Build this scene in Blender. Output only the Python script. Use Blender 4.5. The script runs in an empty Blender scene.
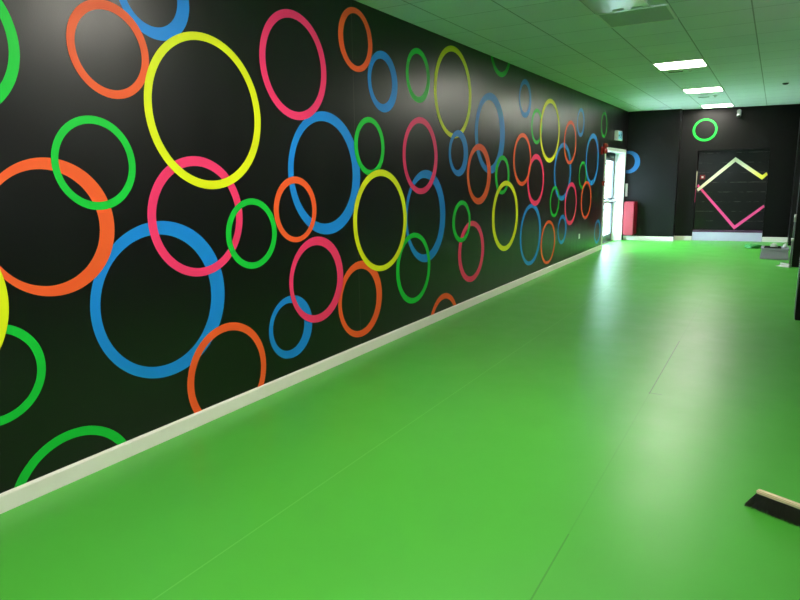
import bpy, bmesh, math, random
from mathutils import Vector, Matrix
random.seed(4)
S = bpy.context.scene
COL = S.collection
PI = math.pi
CAM = (2.985, 0.0, 1.5)
H = 2.882                     # ceiling height
T = 0.594                     # ceiling tile pitch
GX, GY = 0.315, 5.925         # ceiling grid origin

# ------------------------------------------------------------------ materials
def srgb(r, g, b):
    f = lambda c: c/12.92 if c <= .04045 else ((c+.055)/1.055)**2.4
    return (f(r/255), f(g/255), f(b/255), 1)

def mat(name, col, rough=.5, metal=0, spec=.5, noise=.0, scale=20, bump=0.0, bscale=60, coat=0):
    m = bpy.data.materials.new(name); m.use_nodes = True
    nt = m.node_tree; b = nt.nodes['Principled BSDF']
    b.inputs['Base Color'].default_value = col
    b.inputs['Roughness'].default_value = rough
    b.inputs['Metallic'].default_value = metal
    b.inputs['Specular IOR Level'].default_value = spec
    b.inputs['Coat Weight'].default_value = coat
    tc = nt.nodes.new('ShaderNodeTexCoord')
    if noise:
        n = nt.nodes.new('ShaderNodeTexNoise'); n.inputs['Scale'].default_value = scale; n.inputs['Detail'].default_value = 4
        mx = nt.nodes.new('ShaderNodeMix'); mx.data_type = 'RGBA'
        mx.inputs['A'].default_value = tuple(c*(1-noise) for c in col[:3])+(1,)
        mx.inputs['B'].default_value = tuple(min(1, c*(1+noise)) for c in col[:3])+(1,)
        nt.links.new(tc.outputs['Object'], n.inputs['Vector'])
        nt.links.new(n.outputs['Fac'], mx.inputs['Factor'])
        nt.links.new(mx.outputs['Result'], b.inputs['Base Color'])
    if bump:
        n = nt.nodes.new('ShaderNodeTexNoise'); n.inputs['Scale'].default_value = bscale; n.inputs['Detail'].default_value = 3
        bp = nt.nodes.new('ShaderNodeBump'); bp.inputs['Strength'].default_value = bump; bp.inputs['Distance'].default_value = .01
        nt.links.new(tc.outputs['Object'], n.inputs['Vector'])
        nt.links.new(n.outputs['Fac'], bp.inputs['Height']); nt.links.new(bp.outputs['Normal'], b.inputs['Normal'])
    return m

def emis(name, col, strength, base=(.8, .8, .8, 1)):
    m = bpy.data.materials.new(name); m.use_nodes = True
    b = m.node_tree.nodes['Principled BSDF']
    b.inputs['Base Color'].default_value = base
    b.inputs['Emission Color'].default_value = col
    b.inputs['Emission Strength'].default_value = strength
    return m

def N(nt, t, **kw):
    n = nt.nodes.new(t)
    for k, v in kw.items():
        if k in n.inputs.keys(): n.inputs[k].default_value = v
        else: setattr(n, k, v)
    return n

def math_node(nt, op, a, b=None, c=None):
    n = nt.nodes.new('ShaderNodeMath'); n.operation = op
    for i, v in enumerate((a, b, c)):
        if v is None: continue
        if isinstance(v, (int, float)): n.inputs[i].default_value = v
        else: nt.links.new(v, n.inputs[i])
    return n.outputs[0]

def band(nt, coord, centre, half):
    """1 inside |coord-centre| < half"""
    d = math_node(nt, 'SUBTRACT', coord, centre)
    return math_node(nt, 'LESS_THAN', math_node(nt, 'ABSOLUTE', d), half)

def mixcol(nt, fac, a, b):
    mx = nt.nodes.new('ShaderNodeMix'); mx.data_type = 'RGBA'
    for k, v in (('Factor', fac), ('A', a), ('B', b)):
        if isinstance(v, (tuple, float, int)): mx.inputs[k].default_value = v
        else: nt.links.new(v, mx.inputs[k])
    return mx.outputs['Result']

def obj_xyz(nt):
    tc = nt.nodes.new('ShaderNodeTexCoord'); s = nt.nodes.new('ShaderNodeSeparateXYZ')
    nt.links.new(tc.outputs['Object'], s.inputs[0])
    return tc, s.outputs[0], s.outputs[1], s.outputs[2]

# black wall paint: semi gloss, rolled on (faint upright roller marks)
def wall_material(name, seam_y=None, rough=.31, spec=.46, base=(.004, .004, .004, 1)):
    m = bpy.data.materials.new(name); m.use_nodes = True
    nt = m.node_tree; b = nt.nodes['Principled BSDF']
    tc, x, y, z = obj_xyz(nt)
    mp = N(nt, 'ShaderNodeMapping'); mp.inputs['Scale'].default_value = (9, 9, .9)
    nt.links.new(tc.outputs['Object'], mp.inputs['Vector'])
    n = N(nt, 'ShaderNodeTexNoise', Scale=1.0, Detail=5.0, Roughness=.6)
    nt.links.new(mp.outputs['Vector'], n.inputs['Vector'])
    r = N(nt, 'ShaderNodeMapRange'); r.inputs['From Min'].default_value = .3; r.inputs['From Max'].default_value = .7
    r.inputs['To Min'].default_value = rough-.025; r.inputs['To Max'].default_value = rough+.035
    nt.links.new(n.outputs['Fac'], r.inputs['Value']); nt.links.new(r.outputs[0], b.inputs['Roughness'])
    n2 = N(nt, 'ShaderNodeTexNoise', Scale=160.0, Detail=2.0)
    nt.links.new(tc.outputs['Object'], n2.inputs['Vector'])
    bp = N(nt, 'ShaderNodeBump', Strength=.12, Distance=.004)
    nt.links.new(n2.outputs['Fac'], bp.inputs['Height']); nt.links.new(bp.outputs['Normal'], b.inputs['Normal'])
    c = base
    if seam_y is not None:
        c = mixcol(nt, band(nt, y, seam_y, .0035), base, (.05, .048, .04, 1))
        nt.links.new(c, b.inputs['Base Color'])
    else: b.inputs['Base Color'].default_value = base
    b.inputs['Specular IOR Level'].default_value = spec
    return m

def floor_material():
    m = bpy.data.materials.new('green_vinyl'); m.use_nodes = True
    nt = m.node_tree; b = nt.nodes['Principled BSDF']
    tc, x, y, z = obj_xyz(nt)
    n = N(nt, 'ShaderNodeTexNoise', Scale=1.3, Detail=4.0)
    nt.links.new(tc.outputs['Object'], n.inputs['Vector'])
    c = mixcol(nt, n.outputs['Fac'], FLOOR_A, FLOOR_B)
    # welded sheet joints: one paler, one darker and patchy
    c = mixcol(nt, math_node(nt, 'MULTIPLY', band(nt, x, 1.15, .0035), .34), c, (.22, .62, .16, 1))
    patch = math_node(nt, 'ADD', math_node(nt, 'ADD', math_node(nt, 'MULTIPLY', band(nt, y, 5.25, .8), .55), math_node(nt, 'MULTIPLY', band(nt, y, 1.7, .75), .26)), .12)
    cross = math_node(nt, 'MULTIPLY', band(nt, y, 4.47, .006), band(nt, x, 2.385, .045))
    c = mixcol(nt, math_node(nt, 'MAXIMUM', math_node(nt, 'MULTIPLY', cross, .5), math_node(nt, 'MULTIPLY', band(nt, x, 2.35, .0035), patch)), c, (.012, .08, .01, 1))
    nt.links.new(c, b.inputs['Base Color'])
    n2 = N(nt, 'ShaderNodeTexNoise', Scale=3.0, Detail=6.0, Roughness=.65)
    nt.links.new(tc.outputs['Object'], n2.inputs['Vector'])
    r = N(nt, 'ShaderNodeMapRange'); r.inputs['From Min'].default_value = .3; r.inputs['From Max'].default_value = .7
    r.inputs['To Min'].default_value = FLOOR_R-.03; r.inputs['To Max'].default_value = FLOOR_R+.04
    nt.links.new(n2.outputs['Fac'], r.inputs['Value']); nt.links.new(r.outputs[0], b.inputs['Roughness'])
    n3 = N(nt, 'ShaderNodeTexNoise', Scale=220.0, Detail=1.0)
    nt.links.new(tc.outputs['Object'], n3.inputs['Vector'])
    bp = N(nt, 'ShaderNodeBump', Strength=.02, Distance=.003)
    nt.links.new(n3.outputs['Fac'], bp.inputs['Height']); nt.links.new(bp.outputs['Normal'], b.inputs['Normal'])
    b.inputs['Specular IOR Level'].default_value = .5
    return m

def ceiling_material():
    m = bpy.data.materials.new('ceiling_tiles'); m.use_nodes = True
    nt = m.node_tree; b = nt.nodes['Principled BSDF']
    tc, x, y, z = obj_xyz(nt)
    def line(c, o, w):
        f = math_node(nt, 'MODULO', math_node(nt, 'ADD', math_node(nt, 'DIVIDE', math_node(nt, 'SUBTRACT', c, o), T), 100.5), 1.0)
        return math_node(nt, 'LESS_THAN', math_node(nt, 'ABSOLUTE', math_node(nt, 'SUBTRACT', f, .5)), w/T)
    lx = math_node(nt, 'MULTIPLY', line(x, GX, .006), .55)
    ly = math_node(nt, 'MULTIPLY', line(y, GY, .005), .45)
    lines = math_node(nt, 'MAXIMUM', lx, ly)
    # a slightly different white per tile
    fl = N(nt, 'ShaderNodeMapping'); fl.inputs['Location'].default_value = (-GX/T, -GY/T, 0); fl.inputs['Scale'].default_value = (1/T, 1/T, 0)
    nt.links.new(tc.outputs['Object'], fl.inputs['Vector'])
    sn = N(nt, 'ShaderNodeVectorMath', operation='FLOOR'); nt.links.new(fl.outputs[0], sn.inputs[0])
    wn = N(nt, 'ShaderNodeTexWhiteNoise'); nt.links.new(sn.outputs[0], wn.inputs['Vector'])
    c = mixcol(nt, wn.outputs['Value'], (.76, .79, .82, 1), (.81, .84, .87, 1))
    c = mixcol(nt, lines, c, (.09, .09, .085, 1))
    nt.links.new(c, b.inputs['Base Color'])
    b.inputs['Roughness'].default_value = .85
    b.inputs['Specular IOR Level'].default_value = .2
    n = N(nt, 'ShaderNodeTexNoise', Scale=90.0, Detail=4.0); nt.links.new(tc.outputs['Object'], n.inputs['Vector'])
    bp = N(nt, 'ShaderNodeBump', Strength=.15, Distance=.004)
    nt.links.new(n.outputs['Fac'], bp.inputs['Height']); nt.links.new(bp.outputs['Normal'], b.inputs['Normal'])
    return m

def panel_material():
    """black gloss paint over planks with pale scuffs along the joints"""
    m = bpy.data.materials.new('black_gloss_boards'); m.use_nodes = True
    nt = m.node_tree; b = nt.nodes['Principled BSDF']
    tc, x, y, z = obj_xyz(nt)
    f = math_node(nt, 'MODULO', math_node(nt, 'ADD', math_node(nt, 'DIVIDE', z, .215), 100.5), 1.0)
    d = math_node(nt, 'ABSOLUTE', math_node(nt, 'SUBTRACT', f, .5))
    joint = math_node(nt, 'LESS_THAN', d, .035)
    mp = N(nt, 'ShaderNodeMapping'); mp.inputs['Scale'].default_value = (5, 5, 30)
    nt.links.new(tc.outputs['Object'], mp.inputs['Vector'])
    n = N(nt, 'ShaderNodeTexNoise', Scale=1.0, Detail=5.0, Roughness=.7); nt.links.new(mp.outputs[0], n.inputs['Vector'])
    sc = math_node(nt, 'GREATER_THAN', n.outputs['Fac'], .53)
    fac = math_node(nt, 'MULTIPLY', math_node(nt, 'MULTIPLY', joint, sc), .36)
    big = math_node(nt, 'MULTIPLY', math_node(nt, 'GREATER_THAN', n.outputs['Fac'], .70), .25)
    c = mixcol(nt, math_node(nt, 'MAXIMUM', fac, big), (.008, .008, .009, 1), (.22, .21, .20, 1))
    nt.links.new(c, b.inputs['Base Color'])
    b.inputs['Roughness'].default_value = .28
    bp = N(nt, 'ShaderNodeBump', Strength=.6, Distance=.006)
    nt.links.new(math_node(nt, 'MINIMUM', d, .06), bp.inputs['Height']); nt.links.new(bp.outputs['Normal'], b.inputs['Normal'])
    return m

def painted_glare(name, a, b, x0, x1):
    """glare painted into the colour: washed-out a fades to b along local x"""
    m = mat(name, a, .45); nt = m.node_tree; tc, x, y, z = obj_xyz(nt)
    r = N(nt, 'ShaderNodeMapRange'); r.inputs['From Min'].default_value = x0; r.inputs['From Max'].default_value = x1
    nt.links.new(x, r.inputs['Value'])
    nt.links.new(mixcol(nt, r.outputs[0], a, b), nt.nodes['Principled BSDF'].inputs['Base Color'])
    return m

def glass_material():
    m = bpy.data.materials.new('clear_glass'); m.use_nodes = True
    nt = m.node_tree; nt.nodes.clear()
    o = nt.nodes.new('ShaderNodeOutputMaterial'); t = nt.nodes.new('ShaderNodeBsdfTransparent'); g = nt.nodes.new('ShaderNodeBsdfGlossy')
    t.inputs['Color'].default_value = (.95, .97, .96, 1); g.inputs['Roughness'].default_value = .02
    fr = nt.nodes.new('ShaderNodeFresnel'); fr.inputs['IOR'].default_value = 1.45
    mx = nt.nodes.new('ShaderNodeMixShader')
    ge = nt.nodes.new('ShaderNodeNewGeometry')
    nt.links.new(math_node(nt, 'MULTIPLY', fr.outputs[0], math_node(nt, 'SUBTRACT', 1.0, ge.outputs['Backfacing'])), mx.inputs[0]); nt.links.new(t.outputs[0], mx.inputs[1]); nt.links.new(g.outputs[0], mx.inputs[2])
    nt.links.new(mx.outputs[0], o.inputs[0])
    return m

FLOOR_A, FLOOR_B, FLOOR_R = (.068, .385, .038, 1), (.078, .43, .044, 1), .36
LAMP = 36.0

M = dict(
    wall_l=wall_material('black_wall_paint', seam_y=4.36), wall=wall_material('black_wall_paint_plain', rough=.46, spec=.22),
    bouncefloor=mat('pale_bounce_floor', (.84, .82, .83, 1), .7, noise=.06, scale=2),
    pale=mat('pale_wall_paint', (.62, .62, .60, 1), .6, noise=.03),
    floor=floor_material(), ceil=ceiling_material(), panel=panel_material(), glass=glass_material(),
    orange=mat('orange_ring_paint', (.90, .098, .020, 1), .45, spec=.3, noise=.05, scale=14),
    yellow=mat('yellow_ring_paint', (.76, .72, .006, 1), .45, spec=.3, noise=.05, scale=14),
    green=mat('green_ring_paint', (.006, .48, .038, 1), .45, spec=.3, noise=.05, scale=14),
    pink=mat('pink_ring_paint', (.90, .034, .135, 1), .45, spec=.3, noise=.05, scale=14),
    blue=mat('blue_ring_paint', (.008, .215, .62, 1), .45, spec=.3, noise=.05, scale=14),
    blue_deep=mat('deep_blue_ring_paint', (.012, .13, .36, 1), .45, spec=.3, noise=.05, scale=14),
    cream=mat('cream_gloss_paint', (.84, .78, .72, 1), .4, noise=.04, scale=9),
    white=mat('white_paint', (.80, .81, .78, 1), .4, noise=.03),
    plastic=mat('white_plastic', (.78, .79, .78, 1), .35, noise=.02),
    offwhite=mat('lamp_trim_white', (.75, .75, .72, 1), .4, noise=.02),
    unlit=mat('unlit_grey_diffuser', (.50, .51, .50, 1), .75, spec=.2, noise=.04),
    acrylic=mat('clear_milky_acrylic', (.70, .72, .70, 1), .22, noise=.02),
    lamp=emis('lit_diffuser', (1, .94, .83, 1), LAMP),
    alum=mat('grey_door_metal', (.055, .065, .075, 1), .5, noise=.05),
    greypipe=mat('grey_plastic_tube', (.16, .18, .18, 1), .45, noise=.05),
    steel=mat('brushed_steel', (.55, .57, .58, 1), .3, metal=.8, noise=.05),
    red=mat('red_plastic', (.30, .018, .012, 1), .35, noise=.05),
    crimson=mat('crimson_sheet_metal', (.22, .006, .018, 1), .38, noise=.05, bump=.05),
    dark=mat('black_plastic', (.012, .012, .013, 1), .4, noise=.1),
    lilac=mat('pale_lilac_paint', (.60, .55, .74, 1), .45, noise=.06, scale=8),
    greybox=mat('blue_grey_plastic', (.37, .34, .50, 1), .5, noise=.05),
    rag=mat('pale_cloth', (.55, .60, .58, 1), .8, noise=.15, scale=30, bump=.4),
    greenbag=mat('green_plastic_film', (.03, .30, .05, 1), .35, noise=.3, scale=30, bump=.3),
    wood=mat('pale_beech', (.80, .62, .44, 1), .5, noise=.12, scale=25),
    bristle=mat('dark_bristle', (.045, .043, .034, 1), .6, noise=.5, scale=90),
    signlit=emis('lit_exit_face', (.20, .62, .78, 1), .25, (.16, .46, .56, 1)),
    signgreen=mat('sign_green', (.0, .05, .09, 1), .4, noise=.02),
    paving=mat('pale_paving', (.55, .54, .50, 1), .8, noise=.1, scale=3),
    plum=mat('plum_gloss_strip', (.10, .04, .10, 1), .35, noise=.05),
    dull=mat('dull_white_plastic', (.50, .51, .48, 1), .5, noise=.06),
    ylw_tape=painted_glare('yellow_stripe_paint', (.93, .90, .66, 1), (.88, .80, .07, 1), .25, .55),  # cream end is overexposure painted into the yellow stripe
    pnk_tape=mat('pink_stripe_paint', (.95, .085, .32, 1), .45, noise=.05),
    notice=mat('notice_paper', (.30, .20, .22, 1), .6, noise=.3, scale=120),
)

# ------------------------------------------------------------------ geometry helpers
def add_box(bm, x0, x1, y0, y1, z0, z1, bev=0):
    v = [bm.verts.new((x, y, z)) for z in (z0, z1) for y in (y0, y1) for x in (x0, x1)]
    fs = [bm.faces.new([v[i] for i in q]) for q in ((0,2,3,1),(4,5,7,6),(0,1,5,4),(2,6,7,3),(0,4,6,2),(1,3,7,5))]
    if bev:
        es = list({e for f in fs for e in f.edges})
        bmesh.ops.bevel(bm, geom=es, offset=bev, segments=2, affect='EDGES')

def add_prism(bm, pts, z0, z1):
    lo = [bm.verts.new((x, y, z0)) for x, y in pts]; hi = [bm.verts.new((x, y, z1)) for x, y in pts]
    n = len(pts)
    bm.faces.new(lo[::-1]); bm.faces.new(hi)
    for i in range(n): bm.faces.new((lo[i], lo[(i+1) % n], hi[(i+1) % n], hi[i]))

def add_tube(bm, p0, p1, r0, r1=None, n=14, cap=True):
    r1 = r0 if r1 is None else r1
    p0, p1 = Vector(p0), Vector(p1); d = (p1-p0).normalized()
    a = d.orthogonal().normalized(); b = d.cross(a)
    A = [bm.verts.new(p0 + r0*(math.cos(2*PI*i/n)*a + math.sin(2*PI*i/n)*b)) for i in range(n)]
    B = [bm.verts.new(p1 + r1*(math.cos(2*PI*i/n)*a + math.sin(2*PI*i/n)*b)) for i in range(n)]
    for i in range(n): bm.faces.new((A[i], A[(i+1) % n], B[(i+1) % n], B[i]))
    if cap: bm.faces.new(A[::-1]); bm.faces.new(B)

def add_lathe(bm, origin, axis, prof, n=24):
    """prof: (distance along axis, radius)"""
    o, d = Vector(origin), Vector(axis).normalized()
    a = d.orthogonal().normalized(); b = d.cross(a)
    rings = [[bm.verts.new(o + h*d + r*(math.cos(2*PI*i/n)*a + math.sin(2*PI*i/n)*b)) for i in range(n)] for h, r in prof]
    for A, B in zip(rings, rings[1:]):
        for i in range(n): bm.faces.new((A[i], A[(i+1) % n], B[(i+1) % n], B[i]))
    bm.faces.new(rings[0][::-1]); bm.faces.new(rings[-1])

def build(name, bm, m, parent=None, smooth=False, local=True):
    """bm is in world coordinates; a child mesh is stored relative to its parent"""
    bmesh.ops.recalc_face_normals(bm, faces=bm.faces)
    me = bpy.data.meshes.new(name)
    if parent is not None: bmesh.ops.transform(bm, matrix=pmat(parent).inverted(), verts=bm.verts)
    bm.to_mesh(me); bm.free()
    if smooth:
        for p in me.polygons: p.use_smooth = True
    me.materials.append(m if not isinstance(m, str) else M[m])
    o = bpy.data.objects.new(name, me); COL.objects.link(o)
    if parent is not None: o.parent = parent
    return o

def pmat(o):
    mt = Matrix.Translation(o.location) @ o.rotation_euler.to_matrix().to_4x4()
    return pmat(o.parent) @ mt if o.parent else mt

def tag(o, label=None, cat=None, group=None, kind=None):
    for k, v in (('label', label), ('category', cat), ('group', group), ('kind', kind)):
        if v: o[k] = v
    return o

def empty(name, loc, label, cat, group=None, kind=None):
    o = bpy.data.objects.new(name, None); COL.objects.link(o); o.location = loc; o.empty_display_size = .1
    return tag(o, label, cat, group, kind)

def box(name, m, parent, x0, x1, y0, y1, z0, z1, bev=0):
    bm = bmesh.new(); add_box(bm, x0, x1, y0, y1, z0, z1, bev)
    return build(name, bm, m, parent)

def copy_tree(o, loc):
    c = o.copy(); COL.objects.link(c); c.location = loc
    for ch in o.children:
        d = ch.copy(); COL.objects.link(d); d.parent = c
        for g in ch.children:
            e = g.copy(); COL.objects.link(e); e.parent = d
    return c
RINGS=[
('orange',1,2.174,2.164,0.233,0.238,2.172,2.162,0.189,0.193,'orange-red ring high on the black wall, left of the large tall yellow ring'),
('yellow',3,2.801,1.904,0.453,0.453,2.797,1.907,0.399,0.405,'large yellow ring crossing the top of a pink ring on the black wall'),
('green',2,2.027,1.597,0.232,0.234,2.024,1.598,0.193,0.194,'green ring crossing the upper right of the big orange ring at the left edge'),
('pink',1,2.670,1.288,0.365,0.359,2.669,1.285,0.308,0.305,'pink ring linked through the large yellow ring above and the broad blue ring below'),
('blue',0,2.371,0.830,0.463,0.453,2.344,0.829,0.379,0.380,'biggest broad blue ring low on the black wall, crossed by pink and orange rings'),
('green',2,3.116,1.150,0.239,0.233,3.115,1.151,0.192,0.192,'small green ring crossing the right side of the pink ring under the large yellow ring'),
('pink',1,3.640,2.286,0.362,0.367,3.637,2.287,0.301,0.312,'tall pink ring high on the black wall, touching the top of a large blue ring'),
('orange',1,4.411,2.587,0.240,0.242,4.412,2.588,0.176,0.197,'thin orange ring high on the wall, between the tall pink and a small blue ring'),
('blue',0,4.812,2.314,0.242,0.252,4.791,2.315,0.169,0.185,'small blue ring high on the wall, at the lower right of a thin orange ring'),
('green',0,5.441,2.442,0.234,0.245,5.434,2.445,0.179,0.192,'small green ring just left of the tall thin yellow ring near the ceiling'),
('yellow',1,6.207,2.366,0.449,0.462,6.203,2.362,0.389,0.409,'tall thin yellow ring near the ceiling with a small blue ring over its bottom'),
('blue',0,3.964,1.539,0.454,0.463,3.940,1.546,0.371,0.385,'large blue ring below the tall pink ring, small orange ring over its lower left'),
('green',1,4.577,1.765,0.234,0.241,4.577,1.766,0.182,0.196,'small green ring between the large blue ring and the top of a yellow ring'),
('orange',1,3.576,1.287,0.238,0.236,3.577,1.281,0.188,0.193,'small orange ring over the lower left of the large blue ring'),
('pink',2,3.795,0.739,0.335,0.332,3.775,0.738,0.273,0.270,'pink ring below the small orange ring, crossing the top of a small blue ring'),
('blue',0,3.464,0.436,0.243,0.234,3.437,0.442,0.174,0.176,'small blue ring just above the baseboard, crossed by the bottom of a pink ring'),
('orange',1,4.382,0.485,0.335,0.330,4.362,0.481,0.265,0.268,'orange ring just above the baseboard, tucked under the bottom of a yellow ring'),
('yellow',3,4.737,1.129,0.444,0.446,4.734,1.126,0.386,0.394,'yellow ring in the middle of the wall, right of the large blue ring'),
('pink',1,5.477,1.705,0.353,0.364,5.469,1.705,0.290,0.307,'pink ring straight below the small green ring that is beside the tall thin yellow ring'),
('blue',0,5.580,1.117,0.425,0.457,5.544,1.119,0.344,0.377,'blue ring right of the middle yellow ring, crossed by pink ring above and green below'),
('green',1,5.315,0.629,0.342,0.347,5.316,0.633,0.285,0.296,'green ring over the bottom of a blue ring, up left of the small orange arch'),
('blue',2,6.329,1.752,0.244,0.243,6.298,1.751,0.160,0.176,'small blue ring over the bottom of the tall thin yellow ring near the ceiling'),
('blue',0,7.225,2.001,0.464,0.468,7.186,2.001,0.341,0.383,'tall blue ring with an orange-red ring over its lower left side'),
('orange',1,6.895,1.527,0.347,0.347,6.871,1.529,0.263,0.273,'orange-red ring over the lower left side of the tall blue ring'),
('green',1,7.623,1.515,0.246,0.242,7.626,1.513,0.179,0.189,'small green ring below the tall blue ring, with a yellow ring over its bottom'),
('yellow',2,7.755,0.992,0.460,0.451,7.753,0.995,0.381,0.389,'yellow ring low on the wall, overlapping the bottom of a small green ring'),
('green',2,6.410,1.012,0.240,0.232,6.416,1.012,0.184,0.183,'small green ring over the upper left of a low pink ring'),
('pink',1,6.690,0.646,0.368,0.355,6.687,0.649,0.286,0.293,'low pink ring near the baseboard with a small green ring over its upper left'),
('blue',0,8.415,2.517,0.241,0.249,8.400,2.517,0.182,0.181,'small thin blue ring right under the ceiling, above the paired green and yellow rings'),
('green',1,8.919,2.185,0.240,0.245,8.919,2.185,0.195,0.195,'small green ring partly behind the left side of the farthest yellow ring'),
('yellow',2,9.538,2.157,0.481,0.463,9.538,2.157,0.421,0.398,'farthest yellow ring along the wall, with a small green ring behind its left side'),
('orange',2,8.350,1.717,0.355,0.350,8.350,1.717,0.300,0.295,'orange-red ring over the left side of a pink ring, below the farthest yellow ring'),
('pink',1,8.935,1.438,0.367,0.368,8.935,1.438,0.312,0.295,'pink ring, orange-red ring over its left side, blue ring under its bottom'),
('blue',0,8.775,0.667,0.461,0.444,8.760,0.667,0.387,0.384,'blue ring low on the wall under a pink ring, left of a low orange ring'),
('orange',1,9.597,0.478,0.366,0.341,9.597,0.478,0.311,0.295,'low orange ring near the baseboard, right of a blue ring under a pink ring'),
('orange',1,10.644,2.029,0.366,0.353,10.644,2.029,0.311,0.295,'orange-red ring over the top right of a blue ring, right of the farthest yellow ring'),
('blue',0,10.282,1.556,0.481,0.459,10.267,1.556,0.407,0.384,'blue ring crossed by an orange-red ring above, green and pink rings below'),
('green',1,9.879,1.094,0.247,0.243,9.879,1.094,0.202,0.195,'small green ring over bottom left of a blue ring, above a small low blue ring'),
('pink',1,10.806,1.021,0.367,0.363,10.806,1.021,0.312,0.295,'farthest pink ring along the wall, over the lower right of a blue ring'),
('blue',0,10.343,0.619,0.252,0.242,10.328,0.619,0.193,0.181,'small low blue ring beside the lower left of the farthest pink ring'),
('blue',0,11.261,2.391,0.240,0.240,11.246,2.391,0.181,0.181,'small faint blue ring high on the wall, up and right of an orange-red ring'),
('green',0,12.980,2.456,0.252,0.245,12.980,2.456,0.207,0.195,'narrow green ring high above the red sounder, left of the lit exit sign'),
('blue',0,12.175,1.780,0.481,0.472,12.160,1.780,0.407,0.384,'blue ring standing just left of the red sounder and white door frame'),
('green',1,11.509,1.498,0.252,0.244,11.509,1.498,0.207,0.195,'small green ring at the lower left of the blue ring beside the door'),
('orange',2,11.819,1.046,0.367,0.346,11.819,1.046,0.312,0.295,'farthest orange ring, at the bottom of the blue ring beside the door'),
('blue',0,12.807,0.386,0.252,0.241,12.792,0.386,0.193,0.181,'small blue ring low on the wall, beside the foot of the door frame'),
('green',0,1.364,2.109,0.348,0.348,1.364,2.109,0.300,0.300,'thick green ring cut off by the left edge, above the big orange ring'),
('blue',0,2.480,2.502,0.238,0.238,2.460,2.502,0.174,0.174,'blue ring cut off by the top of the view, above the large yellow ring'),
('orange',1,1.765,1.291,0.331,0.331,1.735,1.291,0.277,0.277,'big orange ring at the far left with a green ring over its upper right'),
('yellow',2,1.062,0.998,0.455,0.455,1.062,0.998,0.390,0.390,'yellow ring at the very left edge, over the lower left of the big orange ring'),
('green',1,1.410,0.648,0.238,0.238,1.410,0.648,0.196,0.196,'green ring at the left edge below the big orange ring, partly under a yellow ring'),
('green',0,1.732,-0.078,0.348,0.348,1.732,-0.078,0.300,0.300,'green half ring rising from behind the baseboard at the lower left'),
('orange',1,2.826,0.248,0.348,0.348,2.826,0.248,0.296,0.296,'orange ring cut by the baseboard, over the lower right of the biggest blue ring'),
('orange',0,5.969,-0.078,0.348,0.348,5.969,-0.078,0.288,0.288,'small orange arch just above the baseboard, below right of a green ring'),
('green',0,7.514,3.032,0.348,0.348,7.514,3.032,0.290,0.290,'green ring cut in half by the ceiling edge'),
]

# ------------------------------------------------------------------ the room
XR, YR = 6.6, -5.0                               # right wall, wall behind the camera
def YA(x): return 15.27 + .10*x                  # front of the back wall beside the door
def YB(x): return 15.62 + .15*(x-1.08)           # front of the back wall with the black panel
D0, D1, DZ = 13.20, 15.09, 1.985                 # door opening in the left wall

def structure(name, bm, m, label, cat):
    return tag(build(name, bm, m), label, cat, kind='structure')

bm = bmesh.new(); add_box(bm, -.3, XR+.3, YR-.3, 17.2, -.12, 0)
structure('floor', bm, 'floor', 'glossy green vinyl sheet floor of the long hall', 'floor')
bm = bmesh.new(); add_box(bm, 3.87, XR, YR, 15.9, -.02, .006)
structure('floor_bounce', bm, 'bouncefloor', 'pale floor added out of view to bounce light onto the ceiling', 'floor')  # added pale sheet, unseen, throws whitish light up to the ceiling
bm = bmesh.new(); add_box(bm, -.3, XR+.3, YR-.3, 17.2, H, H+.1)
structure('ceiling', bm, 'ceil', 'white tiled suspended ceiling above the hall', 'ceiling')

bm = bmesh.new()
add_box(bm, -.3, 0, YR, D0, 0, H); add_box(bm, -.3, 0, D0, D1, DZ, H); add_box(bm, -.3, 0, D1, 16.2, 0, H)
structure('wall_left', bm, 'wall_l', 'long black wall on the left covered with coloured rings', 'wall')

bm = bmesh.new()
add_prism(bm, [(0, YA(0)), (1.08, YA(1.08)), (1.08, 16.3), (0, 16.3)], 0, H)
PX0, PX1, PZ0, PZ1 = 1.445, 2.825, 0.0, 1.99
add_prism(bm, [(1.08, YB(1.08)), (PX0, YB(PX0)), (PX0, 16.6), (1.08, 16.6)], 0, H)
add_prism(bm, [(PX0, YB(PX0)), (PX1, YB(PX1)), (PX1, 16.8), (PX0, 16.6)], PZ1, H)
add_prism(bm, [(PX0, YB(PX0)+.30), (PX1, YB(PX1)+.30), (PX1, 16.8), (PX0, 16.6)], PZ0, PZ1)
add_prism(bm, [(PX1, YB(PX1)), (3.31, YB(3.31)), (3.31, 16.9), (PX1, 16.8)], 0, H)
add_prism(bm, [(3.31, YB(3.31)), (XR, YB(XR)), (XR, 17.1), (3.31, 16.9)], 0, H)
structure('wall_back', bm, 'wall', 'black end wall of the hall with a recessed panel', 'wall')
WY = ((-4.6, -2.7), (-2.1, -.2)); WZ0, WZ1 = .95, 2.25                # windows added out of view in the right wall for fill daylight
bm = bmesh.new()
add_box(bm, XR, XR+.3, YR, 17.1, 0, WZ0); add_box(bm, XR, XR+.3, YR, 17.1, WZ1, H)
ys = [YR]+[v for p in WY for v in p]+[17.1]
for a, b in zip(ys[::2], ys[1::2]): add_box(bm, XR, XR+.3, a, b, WZ0, WZ1)
structure('wall_right', bm, 'wall', 'plain black wall far to the right beyond the pillars', 'wall')
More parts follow.
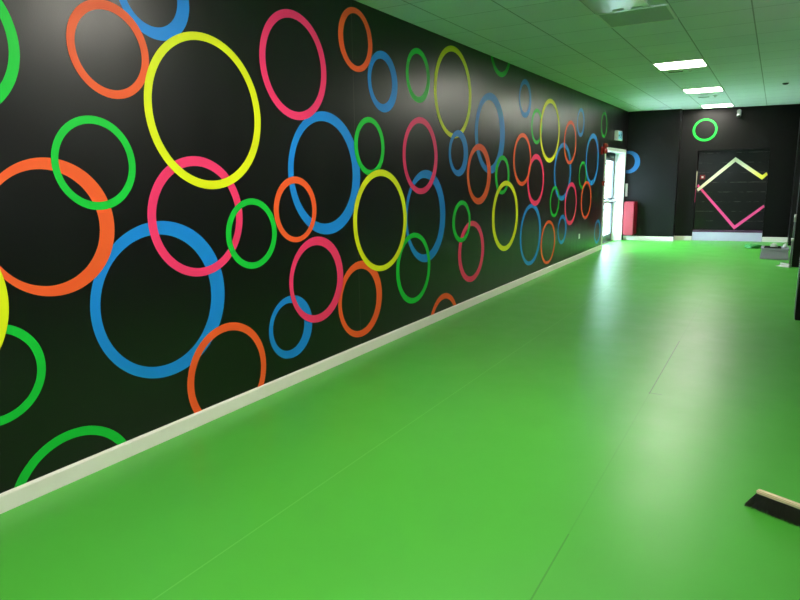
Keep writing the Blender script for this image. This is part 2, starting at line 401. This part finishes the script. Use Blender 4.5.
for i, (a, b) in enumerate(WY):
    wn = empty('added_window_%d' % (i+1), (XR+.15, (a+b)/2, WZ0), 'white framed window added out of view for fill daylight', 'window', 'windows added for fill daylight', 'structure')
    bm = bmesh.new()
    for y0, y1 in ((a, a+.06), ((a+b)/2-.03, (a+b)/2+.03), (b-.06, b)): add_box(bm, XR+.1, XR+.16, y0, y1, WZ0, WZ1)
    for z0, z1 in ((WZ0, WZ0+.06), (WZ1-.06, WZ1)): add_box(bm, XR+.1, XR+.16, a, b, z0, z1)
    build('added_window_frame', bm, 'white', wn)
    box('pane', 'glass', wn, XR+.125, XR+.131, a+.05, b-.05, WZ0+.05, WZ1-.05)
bm = bmesh.new(); add_box(bm, -.3, XR+.3, YR-.3, YR, 0, H)
structure('wall_front', bm, 'wall', 'plain black wall behind the camera', 'wall')

bm = bmesh.new(); add_box(bm, 3.72, 3.86, YR+.01, 11.7, .0005, 1.35, .008)
structure('shade_partition', bm, 'wall', 'low black partition added out of view to shade the right floor', 'wall')  # added blocker outside the view, darkens the right edge of the floor

def board(bm, p, q, h, t):
    """skirting from p to q (top view), body to the right-hand side of p->q, with a rounded top edge"""
    p, q = Vector((*p, 0)), Vector((*q, 0)); d = (q-p).normalized(); n = Vector((d.y, -d.x, 0))
    prof = [(0, 0), (t, 0), (t, h-.010), (t-.004, h-.003), (t-.010, h), (0, h)]
    A = [bm.verts.new(p + n*a + Vector((0, 0, z))) for a, z in prof]; B = [bm.verts.new(q + n*a + Vector((0, 0, z))) for a, z in prof]
    k = len(prof); bm.faces.new(A); bm.faces.new(B[::-1])
    for i in range(k): bm.faces.new((A[i], B[i], B[(i+1) % k], A[(i+1) % k]))
bm = bmesh.new(); board(bm, (0, YR+.02), (0, D0-.062), .09, .016)
structure('baseboard_left', bm, 'cream', 'cream baseboard along the foot of the ringed wall', 'baseboard')
bm = bmesh.new()
board(bm, (.02, YA(.02)), (1.096, YA(1.096)), .095, .016)
board(bm, (1.08, YB(1.08)), (PX0-.004, YB(PX0)), .095, .016)
structure('baseboard_back', bm, 'cream', 'white baseboard below the end wall left of the black panel', 'baseboard')
bm = bmesh.new(); board(bm, (PX1+.004, YB(PX1)), (3.31, YB(3.31)), .105, .016)
structure('baseboard_right', bm, 'cream', 'white baseboard below the end wall right of the black panel', 'baseboard')

def pillar(x0, x1, y0, y1, label):
    bm = bmesh.new(); add_box(bm, x0, x1, y0, y1, 0, H, .006)
    structure('pillar', bm, 'wall', label, 'pillar')
pillar(3.27, 3.62, 7.47, 7.82, 'nearest black square pillar at the right edge of the floor')
pillar(3.315, 3.66, 11.76, 12.11, 'black square pillar standing behind the long handled dustpan')
pillar(3.31, 3.66, 15.2, YB(3.31)-.002, 'black pillar at the corner of the end wall, behind the grey box')

# ---- double door with daylight outside
d = empty('door_1', (0, (D0+D1)/2, 0), 'white framed glazed exit door at the far end of the ringed wall', 'door', kind='structure')
bm = bmesh.new()
for (y0, y1) in ((D0-.06, D0), (D1, D1+.06)): add_box(bm, 0, .014, y0, y1, 0, DZ+.06, .002)
add_box(bm, 0, .014, D0, D1, DZ, DZ+.06, .002)
add_box(bm, -.30, 0, D0, D0+.012, 0, DZ); add_box(bm, -.30, 0, D1-.012, D1, 0, DZ); add_box(bm, -.30, 0, D0+.012, D1-.012, DZ-.012, DZ)
build('door_frame', bm, 'white', d)
ymid = (D0+D1)/2
for (y0, y1) in ((D0+.016, ymid-.003), (ymid+.003, D1-.016)):
    bm = bmesh.new(); x0, x1 = -.25, -.205
    add_box(bm, x0, x1, y0, y0+.085, .01, DZ-.016); add_box(bm, x0, x1, y1-.085, y1, .01, DZ-.016)
    add_box(bm, x0, x1, y0+.085, y1-.085, .01, .17); add_box(bm, x0, x1, y0+.085, y1-.085, .86, .99); add_box(bm, x0, x1, y0+.085, y1-.085, DZ-.19, DZ-.016)
    leaf = build('door_leaf', bm, 'alum', d)
    for (z0, z1) in ((.17, .86), (.99, DZ-.19)):
        box('pane', 'glass', leaf, x0+.018, x0+.026, y0+.08, y1-.08, z0-.005, z1+.005)
    bm = bmesh.new()
    add_tube(bm, (-.13, y0+.05, .925), (-.13, y1-.03, .925), .024)
    for yy in (y0+.05, y1-.07): add_box(bm, -.205, -.11, yy-.025, yy+.025, .885, .965, .006)
    build('push_bar', bm, 'steel', leaf)
    if y0 > ymid-.1:
        box('notice', 'notice', leaf, x0+.027, x0+.029, y0+.33, y0+.43, 1.35, 1.60)
    bm = bmesh.new(); add_box(bm, -.205, -.15, y0+.1, y1-.25, DZ-.10, DZ-.035, .005)
    build('door_closer', bm, 'alum', leaf)
bm = bmesh.new(); add_box(bm, -.30, -.20, D0+.012, D1-.012, 0, .01)
build('threshold', bm, 'steel', d)
bm = bmesh.new(); add_box(bm, -14, -.31, 2, 30, -.14, -.02)
structure('ground', bm, 'paving', 'pale paving outside the glazed door', 'ground')

# ------------------------------------------------------------------ rings on the walls
def ring(bm, cy, cz, ru, rv, iy, iz, iu, iv, lev, f, n=112):
    """flat ring, lev = how many rings lie under it; f maps (along wall, up, out) to a point"""
    V = [[], [], [], []]
    b = .0003+.0011*lev; t = b+.0008
    for i in range(n):
        a = 2*PI*i/n; c, s = math.cos(a), math.sin(a)
        V[0].append(bm.verts.new(f(cy+ru*c, cz+rv*s, b))); V[1].append(bm.verts.new(f(cy+ru*c, cz+rv*s, t)))
        V[2].append(bm.verts.new(f(iy+iu*c, iz+iv*s, t))); V[3].append(bm.verts.new(f(iy+iu*c, iz+iv*s, b)))
    for i in range(n):
        j = (i+1) % n
        for k in range(4): bm.faces.new((V[k][i], V[k][j], V[(k+1) % 4][j], V[(k+1) % 4][i]))

def cut(bm, co, no):
    g = bm.verts[:]+bm.edges[:]+bm.faces[:]
    r = bmesh.ops.bisect_plane(bm, geom=g, plane_co=co, plane_no=no, clear_outer=True)
    ed = [e for e in r['geom_cut'] if isinstance(e, bmesh.types.BMEdge)]
    if ed: bmesh.ops.edgeloop_fill(bm, edges=ed)

RG = 'coloured rings painted on the black walls'
for col, lev, cy, cz, ru, rv, iy, iz, iu, iv, label in RINGS:
    bm = bmesh.new()
    ring(bm, cy, cz, ru, rv, iy, iz, iu, iv, lev, lambda a, z, t: (t, a, z))
    if cz-rv < .09: cut(bm, (0, 0, .0895), (0, 0, -1))
    if cz+rv > H: cut(bm, (0, 0, H-.0005), (0, 0, 1))
    bmesh.ops.translate(bm, verts=bm.verts, vec=(0, 0, 0))
    o = build('coloured_ring', bm, col)
    # origin at the ring's centre
    o.data.transform(Matrix.Translation((0, -cy, -cz))); o.location = (0, cy, cz)
    tag(o, label, 'ring', RG)
bm = bmesh.new(); ring(bm, 1.55, 2.43, .242, .242, 1.553, 2.433, .198, .198, 0, lambda a, z, t: (a, YB(a)-t, z))
tag(build('coloured_ring', bm, 'green'), 'green ring high on the end wall, above the black panel', 'ring', RG)
bm = bmesh.new(); ring(bm, .055, 1.772, .245, .252, .03, 1.775, .160, .182, 0, lambda a, z, t: (a, YA(a)-t, z))
cut(bm, (.002, 0, 0), (-1, 0, 0))
tag(build('coloured_ring', bm, 'blue_deep'), 'thick blue ring on the end wall, cut off by the white door frame', 'ring', RG)

# ------------------------------------------------------------------ ceiling fittings
LG = 'square ceiling light panels in a row'
LX = GX+2*T
def light_panel(y, lit, label):
    x0, x1, y0, y1 = LX, LX+T, y, y+T
    o = empty('ceiling_light', ((x0+x1)/2, (y0+y1)/2, H), label, 'ceiling light', LG)
    bm = bmesh.new(); w = .022
    for a in ((x0, x1, y0, y0+w), (x0, x1, y1-w, y1), (x0, x0+w, y0+w, y1-w), (x1-w, x1, y0+w, y1-w)): add_box(bm, a[0], a[1], a[2], a[3], H-.012, H)
    build('light_frame', bm, 'offwhite', o)
    bm = bmesh.new(); add_box(bm, x0+w, x1-w, y0+w, y1-w, H-.009, H)
    tag(build('diffuser', bm, 'lamp' if lit else 'unlit', o), None if lit else 'dull grey unlit diffuser')
    return o
light_panel(GY, False, 'unlit grey ceiling light panel at the top of the view')
lit = light_panel(GY+5*T, True, 'largest lit ceiling light panel, nearest of the lit row')
for k, lab in ((10, 'middle lit ceiling light panel of the row of three'), (15, 'farthest lit ceiling light panel, next to the end wall'),
               (-5, 'lit ceiling light panel just ahead of the camera, above the view'), (-10, 'lit ceiling light panel above the camera'), (-15, 'lit ceiling light panel behind the camera')):
    c = copy_tree(lit, (LX+T/2, GY+k*T+T/2, H)); c['label'] = lab

for k, lab in ((-7, 'added ceiling fill light, out of view on the right, nearer the camera'), (-1, 'added ceiling fill light, out of view on the right, farther ahead')):
    c = copy_tree(lit, (LX+6.5*T, GY+k*T+T/2, H)); c['label'] = lab  # extra panels added outside the view to lift the ceiling tone

o = empty('ceiling_cover', (LX+.24, GY-T/2, H), 'glossy milky cover plate in the ceiling in front of the unlit panel', 'cover plate')
box('cover_plate', 'acrylic', o, LX+.02, LX+.46, GY-T+.03, GY-.03, H-.018, H, .006)
for xx in (LX+.17, LX+.32):
    bm = bmesh.new(); add_tube(bm, (xx, GY-.10, H-.0235), (xx+.09, GY-.10, H-.0235), .006, n=8); build('clip', bm, 'steel', o)

for y, x, lab in ((GY+6.4*T, 1.86, 'small round white emergency lamp behind the nearest lit ceiling panel'), (GY+12.3*T, 1.90, 'small round white emergency lamp behind the middle lit ceiling panel')):
    o = empty('emergency_lamp', (x, y, H), lab, 'emergency lamp', 'small round emergency lamps in the ceiling')
    bm = bmesh.new(); add_lathe(bm, (x, y, H), (0, 0, -1), [(0, .05), (.008, .05), (.012, .04), (.012, .02)]); build('lamp_ring', bm, 'plastic', o, True)
    bm = bmesh.new(); add_lathe(bm, (x, y, H-.012), (0, 0, -1), [(0, .022), (.010, .018), (.016, .008)], 16); build('lens', bm, 'acrylic', o, True)
    o = empty('air_vent', (x-.19, y+.05, H), lab.replace('small round white emergency lamp', 'dark slotted vent strip beside the small lamp'), 'air vent', 'slotted vent strips in the ceiling')
    bm = bmesh.new(); add_box(bm, x-.29, x-.09, y+.02, y+.09, H-.008, H, .002); build('vent_frame', bm, 'offwhite', o)
    bm = bmesh.new()
    for i in range(3): add_box(bm, x-.28, x-.10, y+.027+.02*i, y+.040+.02*i, H-.0095, H-.0075)
    build('slot', bm, 'dark', o)
bm = bmesh.new(); add_lathe(bm, (2.99, 12.1, H), (0, 0, -1), [(0, .045), (.010, .045), (.022, .035), (.028, .015)])
tag(build('smoke_detector', bm, 'dark', smooth=True), 'small dark round detector on the ceiling, right of the lit panels', 'smoke detector')

# ------------------------------------------------------------------ end of the left wall
o = empty('exit_sign', (0, 14.14, 2.3), 'lit exit sign box on the wall above the glazed door', 'exit sign')
bm = bmesh.new(); add_box(bm, 0, .078, 13.92, 14.36, 2.205, 2.40, .006); build('housing', bm, 'plastic', o)
face = box('sign_face', 'signlit', o, .0779, .0800, 13.96, 14.34, 2.225, 2.380)
bm = bmesh.new()     # running man and arrow
def sy(u): return 14.34 - u
X0, X1 = .0799, .0812
def limb(pts, w):
    for (a, b), (c, e) in zip(pts, pts[1:]):
        p, q = Vector((a, b)), Vector((c, e)); dd = (q-p).normalized(); nn = Vector((-dd.y, dd.x))*w/2
        add_prism_x(bm, [p-nn, q-nn, q+nn, p+nn])
def add_prism_x(bm, pts):
    lo = [bm.verts.new((X0, p[0], p[1])) for p in pts]; hi = [bm.verts.new((X1, p[0], p[1])) for p in pts]
    n = len(pts); bm.faces.new(lo[::-1]); bm.faces.new(hi)
    for i in range(n): bm.faces.new((lo[i], lo[(i+1) % n], hi[(i+1) % n], hi[i]))
add_prism_x(bm, [(14.20+.019*math.cos(2*PI*i/14), 2.362+.017*math.sin(2*PI*i/14)) for i in range(14)])
limb([(14.195, 2.342), (14.185, 2.295)], .042); limb([(14.185, 2.298), (14.225, 2.275), (14.22, 2.235)], .022)
limb([(14.185, 2.298), (14.160, 2.265), (14.125, 2.262)], .022); limb([(14.197, 2.335), (14.235, 2.322), (14.245, 2.298)], .017); limb([(14.193, 2.335), (14.155, 2.325), (14.145, 2.345)], .017)
limb([(14.27, 2.235), (14.27, 2.375), (14.325, 2.375), (14.325, 2.235)], .018)
limb([(14.08, 2.30), (13.97, 2.30)], .024); add_prism_x(bm, [(13.955, 2.30), (14.005, 2.345), (14.005, 2.255)])
build('running_man', bm, 'signgreen', face)

o = empty('fire_sounder', (0, 12.88, 1.98), 'red fire alarm sounder at the top left corner of the door frame', 'fire alarm')
bm = bmesh.new(); add_box(bm, 0, .035, 12.79, 12.95, 1.88, 2.04, .012); build('back_box', bm, 'red', o)
bm = bmesh.new(); add_lathe(bm, (.034, 12.87, 1.96), (1, 0, 0), [(0, .066), (.03, .066), (.05, .055), (.075, .03), (.08, .01)]); build('horn', bm, 'red', o, True)
bm = bmesh.new(); add_lathe(bm, (.035, 12.87, 2.055), (1, 0, 0), [(0, .05), (.04, .05), (.065, .04), (.085, .015)]); build('beacon', bm, 'red', o, True)
o = empty('call_point', (0, 13.03, 1.33), 'small red break glass call point beside the door frame', 'call point')
bm = bmesh.new(); add_box(bm, 0, .045, 12.985, 13.075, 1.285, 1.375, .008); build('body', bm, 'red', o)
box('glass_window', 'plastic', o, .0445, .047, 13.005, 13.055, 1.31, 1.35)
o = empty('socket', (0, 11.42, .415), 'small white wall plate low on the wall before the door', 'wall plate')
bm = bmesh.new(); add_box(bm, 0, .012, 11.385, 11.455, .37, .46, .003); build('plate', bm, 'plastic', o)
box('rocker', 'plastic', o, .0115, .016, 11.405, 11.435, .40, .43, .001)
o = empty('light_switch', (.018, YA(0), 1.15), 'tall white switch plate on the end wall above the red box', 'switch')
bm = bmesh.new(); add_box(bm, .016, .066, YA(.04)-.03, YA(.04)-.0005, 1.00, 1.29, .003); build('plate', bm, 'plastic', o)
for z in (1.06, 1.145, 1.23): box('rocker', 'plastic', o, .028, .054, YA(.04)-.036, YA(.04)-.029, z-.025, z+.025, .002)
ya = YA(.15)
o = empty('red_cabinet', (.18, ya, .15), 'narrow upright red metal box on the end wall beside the door', 'cabinet')
bm = bmesh.new(); add_box(bm, .082, .300, ya-.40, ya-.012, .150, .890, .006); build('cabinet_body', bm, 'crimson', o)
dr = box('cabinet_door', 'crimson', o, .084, .298, ya-.418, ya-.400, .155, .885, .004)
bm = bmesh.new(); add_box(bm, .265, .283, ya-.432, ya-.416, .48, .55, .003); build('latch', bm, 'crimson', dr)

# ------------------------------------------------------------------ black panel on the end wall
yp = lambda x, o=0: YB(x)+.30-o
def bk(pts): return [(max(PX0+.005, min(PX1-.005, x)), z) for x, z in pts]
def pslab(bm, pts, o0, o1):
    """polygon in (x, z) on the panel, between two distances off its back"""
    lo = [bm.verts.new((x, yp(x, o0), z)) for x, z in pts]; hi = [bm.verts.new((x, yp(x, o1), z)) for x, z in pts]
    n = len(pts); bm.faces.new(lo[::-1]); bm.faces.new(hi)
    for i in range(n): bm.faces.new((lo[i], lo[(i+1) % n], hi[(i+1) % n], hi[i]))
def pstripe(bm, pts, w, o0, o1):
    """mitred stripe along pts"""
    P = [Vector(p) for p in pts]; L, R = [], []
    for i, p in enumerate(P):
        a = (P[i]-P[i-1]).normalized() if i else (P[1]-P[0]).normalized()
        b = (P[i+1]-P[i]).normalized() if i < len(P)-1 else a
        t = (a+b).normalized(); nn = Vector((-t.y, t.x)); k = w/2/max(.3, nn.dot(Vector((-a.y, a.x))))
        L.append(p+nn*k); R.append(p-nn*k)
    for i in range(len(P)-1): pslab(bm, [(max(PX0+.004, min(PX1-.004, v.x)), v.y) for v in (R[i], R[i+1], L[i+1], L[i])], o0, o1)
o = empty('doorway_panel', ((PX0+PX1)/2, YB(2.1), 0), 'black boarded panel in the end wall with yellow and pink zigzag stripes', 'panel')
bm = bmesh.new(); pslab(bm, [(PX0+.003, .225), (PX1-.003, .225), (PX1-.003, PZ1-.003), (PX0+.003, PZ1-.003)], .001, .045); build('board', bm, 'panel', o)
bm = bmesh.new(); pslab(bm, [(PX0+.003, .002), (PX1-.003, .002), (PX1-.003, .190), (PX0+.003, .190)], .001, .294)
tag(build('plinth', bm, 'lilac', o), 'pale lilac plinth along the foot of the panel')
bm = bmesh.new(); pslab(bm, [(PX0+.003, .1905), (PX1-.003, .1905), (PX1-.003, .2245), (PX0+.003, .2245)], .001, .285)
tag(build('edge_strip', bm, 'plum', o), 'dark plum strip above the lilac plinth')
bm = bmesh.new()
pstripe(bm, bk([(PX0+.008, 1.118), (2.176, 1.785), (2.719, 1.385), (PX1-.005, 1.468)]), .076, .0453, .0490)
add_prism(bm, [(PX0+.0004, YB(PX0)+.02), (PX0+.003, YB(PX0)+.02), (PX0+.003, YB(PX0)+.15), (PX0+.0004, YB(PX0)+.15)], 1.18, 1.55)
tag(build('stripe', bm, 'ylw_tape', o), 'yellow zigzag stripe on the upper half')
bm = bmesh.new()
pstripe(bm, bk([(PX0+.004, 1.232), (2.266, .285), (PX1-.006, .765)]), .066, .0453, .0470)
add_prism(bm, [(PX0+.0004, YB(PX0)+.02), (PX0+.003, YB(PX0)+.02), (PX0+.003, YB(PX0)+.12), (PX0+.0004, YB(PX0)+.12)], .85, 1.15)
tag(build('stripe', bm, 'pnk_tape', o), 'pink V shaped stripe on the lower half')
p = empty('break_glass_box', (1.565, YB(1.565), 1.40), 'small pink-red square box on the panel above the yellow stripe end', 'call point')
bm = bmesh.new(); pslab(bm, [(1.50, 1.36), (1.60, 1.36), (1.60, 1.46), (1.50, 1.46)], .0452, .085); build('body', bm, 'crimson', p)
bm = bmesh.new(); pslab(bm, [(1.53, 1.388), (1.572, 1.388), (1.572, 1.432), (1.53, 1.432)], .0848, .088); build('window', bm, 'plastic', p)

# small security camera under the ceiling
cx = 2.185; cyw = YB(cx)
o = empty('security_camera', (cx, cyw, 2.80), 'small silver camera high on the end wall, right of the far light', 'camera')
bm = bmesh.new(); add_lathe(bm, (cx, cyw, 2.79), (0, -1, 0), [(0, .045), (.015, .045), (.02, .02), (.05, .018)]); build('bracket', bm, 'steel', o, True)
bm = bmesh.new(); add_lathe(bm, (cx+.01, cyw-.03, 2.80), (-.05, -.62, -.75), [(0, .028), (.01, .038), (.14, .042), (.16, .036)]); bd = build('housing', bm, 'steel', o, True)
bm = bmesh.new(); v = Vector((-.05, -.62, -.75)).normalized(); add_lathe(bm, Vector((cx+.01, cyw-.03, 2.80))+v*.159, v, [(0, .034), (.006, .03), (.010, .012)]); build('lens', bm, 'dark', bd, True)

# ------------------------------------------------------------------ things on the floor, far right
bm = bmesh.new()
o = empty('storage_box', (3.06, 12.9, 0), 'flat blue-grey plastic box on the floor by the far pillars', 'box')
bm = bmesh.new()
x0, x1, y0, y1, hh = 2.85, 3.29, 12.68, 13.10, .185
b4 = [(x0, y0), (x1, y0), (x1, y1), (x0, y1)]; t4 = [(x0+.02, y0+.015), (x1-.02, y0+.015), (x1-.02, y1-.015), (x0+.02, y1-.015)]
lo = [bm.verts.new((x, y, 0)) for x, y in b4]; hi = [bm.verts.new((x, y, hh)) for x, y in t4]
bm.faces.new(lo[::-1]); bm.faces.new(hi)
for i in range(4): bm.faces.new((lo[i], lo[(i+1) % 4], hi[(i+1) % 4], hi[i]))
bmesh.ops.bevel(bm, geom=bm.edges[:], offset=.008, segments=2, affect='EDGES')
build('box_body', bm, 'greybox', o)
bm = bmesh.new()
for a in ((x0+.01, x1-.01, y0+.004, y0+.020), (x0+.01, x1-.01, y1-.020, y1-.004), (x0+.01, x0+.026, y0+.02, y1-.02), (x1-.026, x1-.01, y0+.02, y1-.02)):
    add_box(bm, *a, hh-.02, hh+.006)
build('rim', bm, 'greybox', o)
o = empty('tray', (3.02, 12.8, hh), 'shallow black tray lying on the blue-grey box', 'tray')
bm = bmesh.new(); add_box(bm, 2.905, 3.165, 12.715, 12.90, hh+.0005, hh+.008); build('tray_base', bm, 'dark', o)
bm = bmesh.new()
for a in ((2.905, 3.165, 12.705, 12.715), (2.905, 3.165, 12.90, 12.91), (2.905, 2.915, 12.715, 12.90), (3.155, 3.165, 12.715, 12.90)): add_box(bm, *a, hh+.0005, hh+.030)
build('tray_rim', bm, 'dark', o)

def crumple(cx, cy, cz, rx, ry, rz, seed, n=3, rough=.35):
    """lumpy folded heap sitting on z = cz"""
    rnd = random.Random(seed); bm = bmesh.new()
    bmesh.ops.create_icosphere(bm, subdivisions=n, radius=1)
    ph = [(rnd.uniform(2, 5), rnd.uniform(2, 5), rnd.uniform(2, 5), rnd.uniform(0, 6.3)) for _ in range(7)]
    for v in bm.verts:
        s = sum(abs(math.sin(a*v.co.x+b*v.co.y+c*v.co.z+e)) for a, b, c, e in ph)/7
        v.co *= (1-rough)+rough*2*(1-s)
        v.co = Vector((cx+v.co.x*rx, cy+v.co.y*ry, cz+max(0, .35+v.co.z)*rz))
    return bm
tag(build('cleaning_cloth', crumple(3.055, 12.807, hh+.0095, .062, .055, .060, 3), 'rag', smooth=True), 'crumpled pale cloth heaped on the black tray', 'cloth')
tag(build('cleaning_cloth', crumple(3.22, 12.90, hh+.0075, .036, .10, .055, 8), 'rag', smooth=True), 'crumpled pale cloth at the right end of the blue-grey box', 'cloth')
tag(build('plastic_bag', crumple(2.69, 14.55, .0, .17, .16, .062, 21, rough=.7), 'greenbag', smooth=True), 'crumpled green plastic heap on the floor below the end wall', 'plastic bag')

# long handled dustpan leaning on the far pillar
o = empty('dustpan', (3.2, 12.0, 0), 'white dustpan with a long grey handle, leaning by the pillar', 'dustpan')
bm = bmesh.new()
A = [(3.10, 11.80), (3.275, 11.64), (3.305, 11.72), (3.16, 11.90)]
add_prism(bm, A, .001, .008)
add_prism(bm, [A[1], A[2], (A[2][0]+.006, A[2][1]+.01), (A[1][0]+.006, A[1][1]-.004)], .001, .055)
add_prism(bm, [A[2], A[3], (A[3][0]+.004, A[3][1]+.008), (A[2][0]+.004, A[2][1]+.008)], .001, .05)
build('pan', bm, 'dull', o)
bm = bmesh.new(); add_tube(bm, (3.288, 11.705, .03), (3.292, 11.735, .44), .012); add_tube(bm, (3.292, 11.735, .44), (3.300, 11.752, .80), .010)
hd = build('handle', bm, 'greypipe', o, True)
bm = bmesh.new(); add_tube(bm, (3.2915, 11.733, .415), (3.2923, 11.737, .465), .018); build('collar', bm, 'plastic', hd, True)
bm = bmesh.new(); add_tube(bm, (3.2995, 11.750, .72), (3.3005, 11.7535, .84), .016); build('grip', bm, 'dull', hd, True)

# ------------------------------------------------------------------ broom in the right foreground
u = Vector((.92, -.39, 0)).normalized(); w = Vector((u.y, -u.x, 0))     # along the head / towards the camera
B0 = Vector((3.030, 3.085, 0)); BL = .60
o = empty('broom', B0+u*BL/2, 'broom head with pale wooden back and dark bristles on the green floor', 'broom')
o.location.z = 0
def bpt(s, t, z): return B0+u*s+w*t+Vector((0, 0, z))
bm = bmesh.new()
add_box(bm, 0, BL, -.014, .014, .068, .086, .004)
for v in bm.verts: v.co = bpt(v.co.x, v.co.y, v.co.z)
build('head', bm, 'wood', o)
bm = bmesh.new(); rnd = random.Random(11)
add_box(bm, .006, BL-.006, -.012, .012, .026, .0685)
for v in bm.verts: v.co = bpt(v.co.x, v.co.y, v.co.z)
for i in range(86):
    for j in range(7):
        s0 = .005+(BL-.01)*i/85; t0 = -.013+.026*j/6
        for k in range(6):
            s1 = s0+rnd.uniform(-.004, .004); t1 = t0+rnd.uniform(-.003, .003)
            fl = .042*(1-min(1, s0/.07)) - .042*(1-min(1, (BL-s0)/.07))
            e = (s1-fl+rnd.uniform(-.006, .006), t1*2.2+.004+rnd.uniform(-.006, .006), rnd.uniform(.0005, .006))
            p0, p1 = bpt(s1, t1, .0685), bpt(*e)
            r = .0011
            a = [bm.verts.new(p0+Vector((r*math.cos(q), r*math.sin(q), 0))) for q in (0, 2.1, 4.2)]
            b = [bm.verts.new(p1+Vector((r*math.cos(q), r*math.sin(q), 0))) for q in (0, 2.1, 4.2)]
            for q in range(3): bm.faces.new((a[q], a[(q+1) % 3], b[(q+1) % 3], b[q]))
build('bristles', bm, 'bristle', o)

# ------------------------------------------------------------------ daylight, camera, view
W = bpy.data.worlds.new('daylight'); S.world = W; W.use_nodes = True
nt = W.node_tree; bg = nt.nodes['Background']
bg.inputs['Color'].default_value = (.62, .86, 1.0, 1); bg.inputs['Strength'].default_value = 24.0

cd = bpy.data.cameras.new('camera'); cam = bpy.data.objects.new('camera', cd); COL.objects.link(cam)
r_, u_, f_ = (Vector(v) for v in ((0.8617890, 0.5070165, -0.0159401), (-0.0833104, 0.1724618, 0.9814868), (-0.5003790, 0.8445065, -0.1908654)))
mt = Matrix((r_, u_, -f_)).transposed().to_4x4(); mt.translation = Vector(CAM)
cam.matrix_world = mt
cd.sensor_fit = 'HORIZONTAL'; cd.sensor_width = 36; cd.lens = 627.42*36/800; cd.clip_start = .05; cd.clip_end = 100
S.camera = cam
vs = S.view_settings
vs.view_transform = 'Standard'; vs.look = 'None'; vs.exposure = 0.7; vs.gamma = 1.0; vs.use_curve_mapping = False
S.cycles.max_bounces = 10; S.cycles.diffuse_bounces = 6; S.cycles.transparent_max_bounces = 8
S.cycles.use_denoising = True
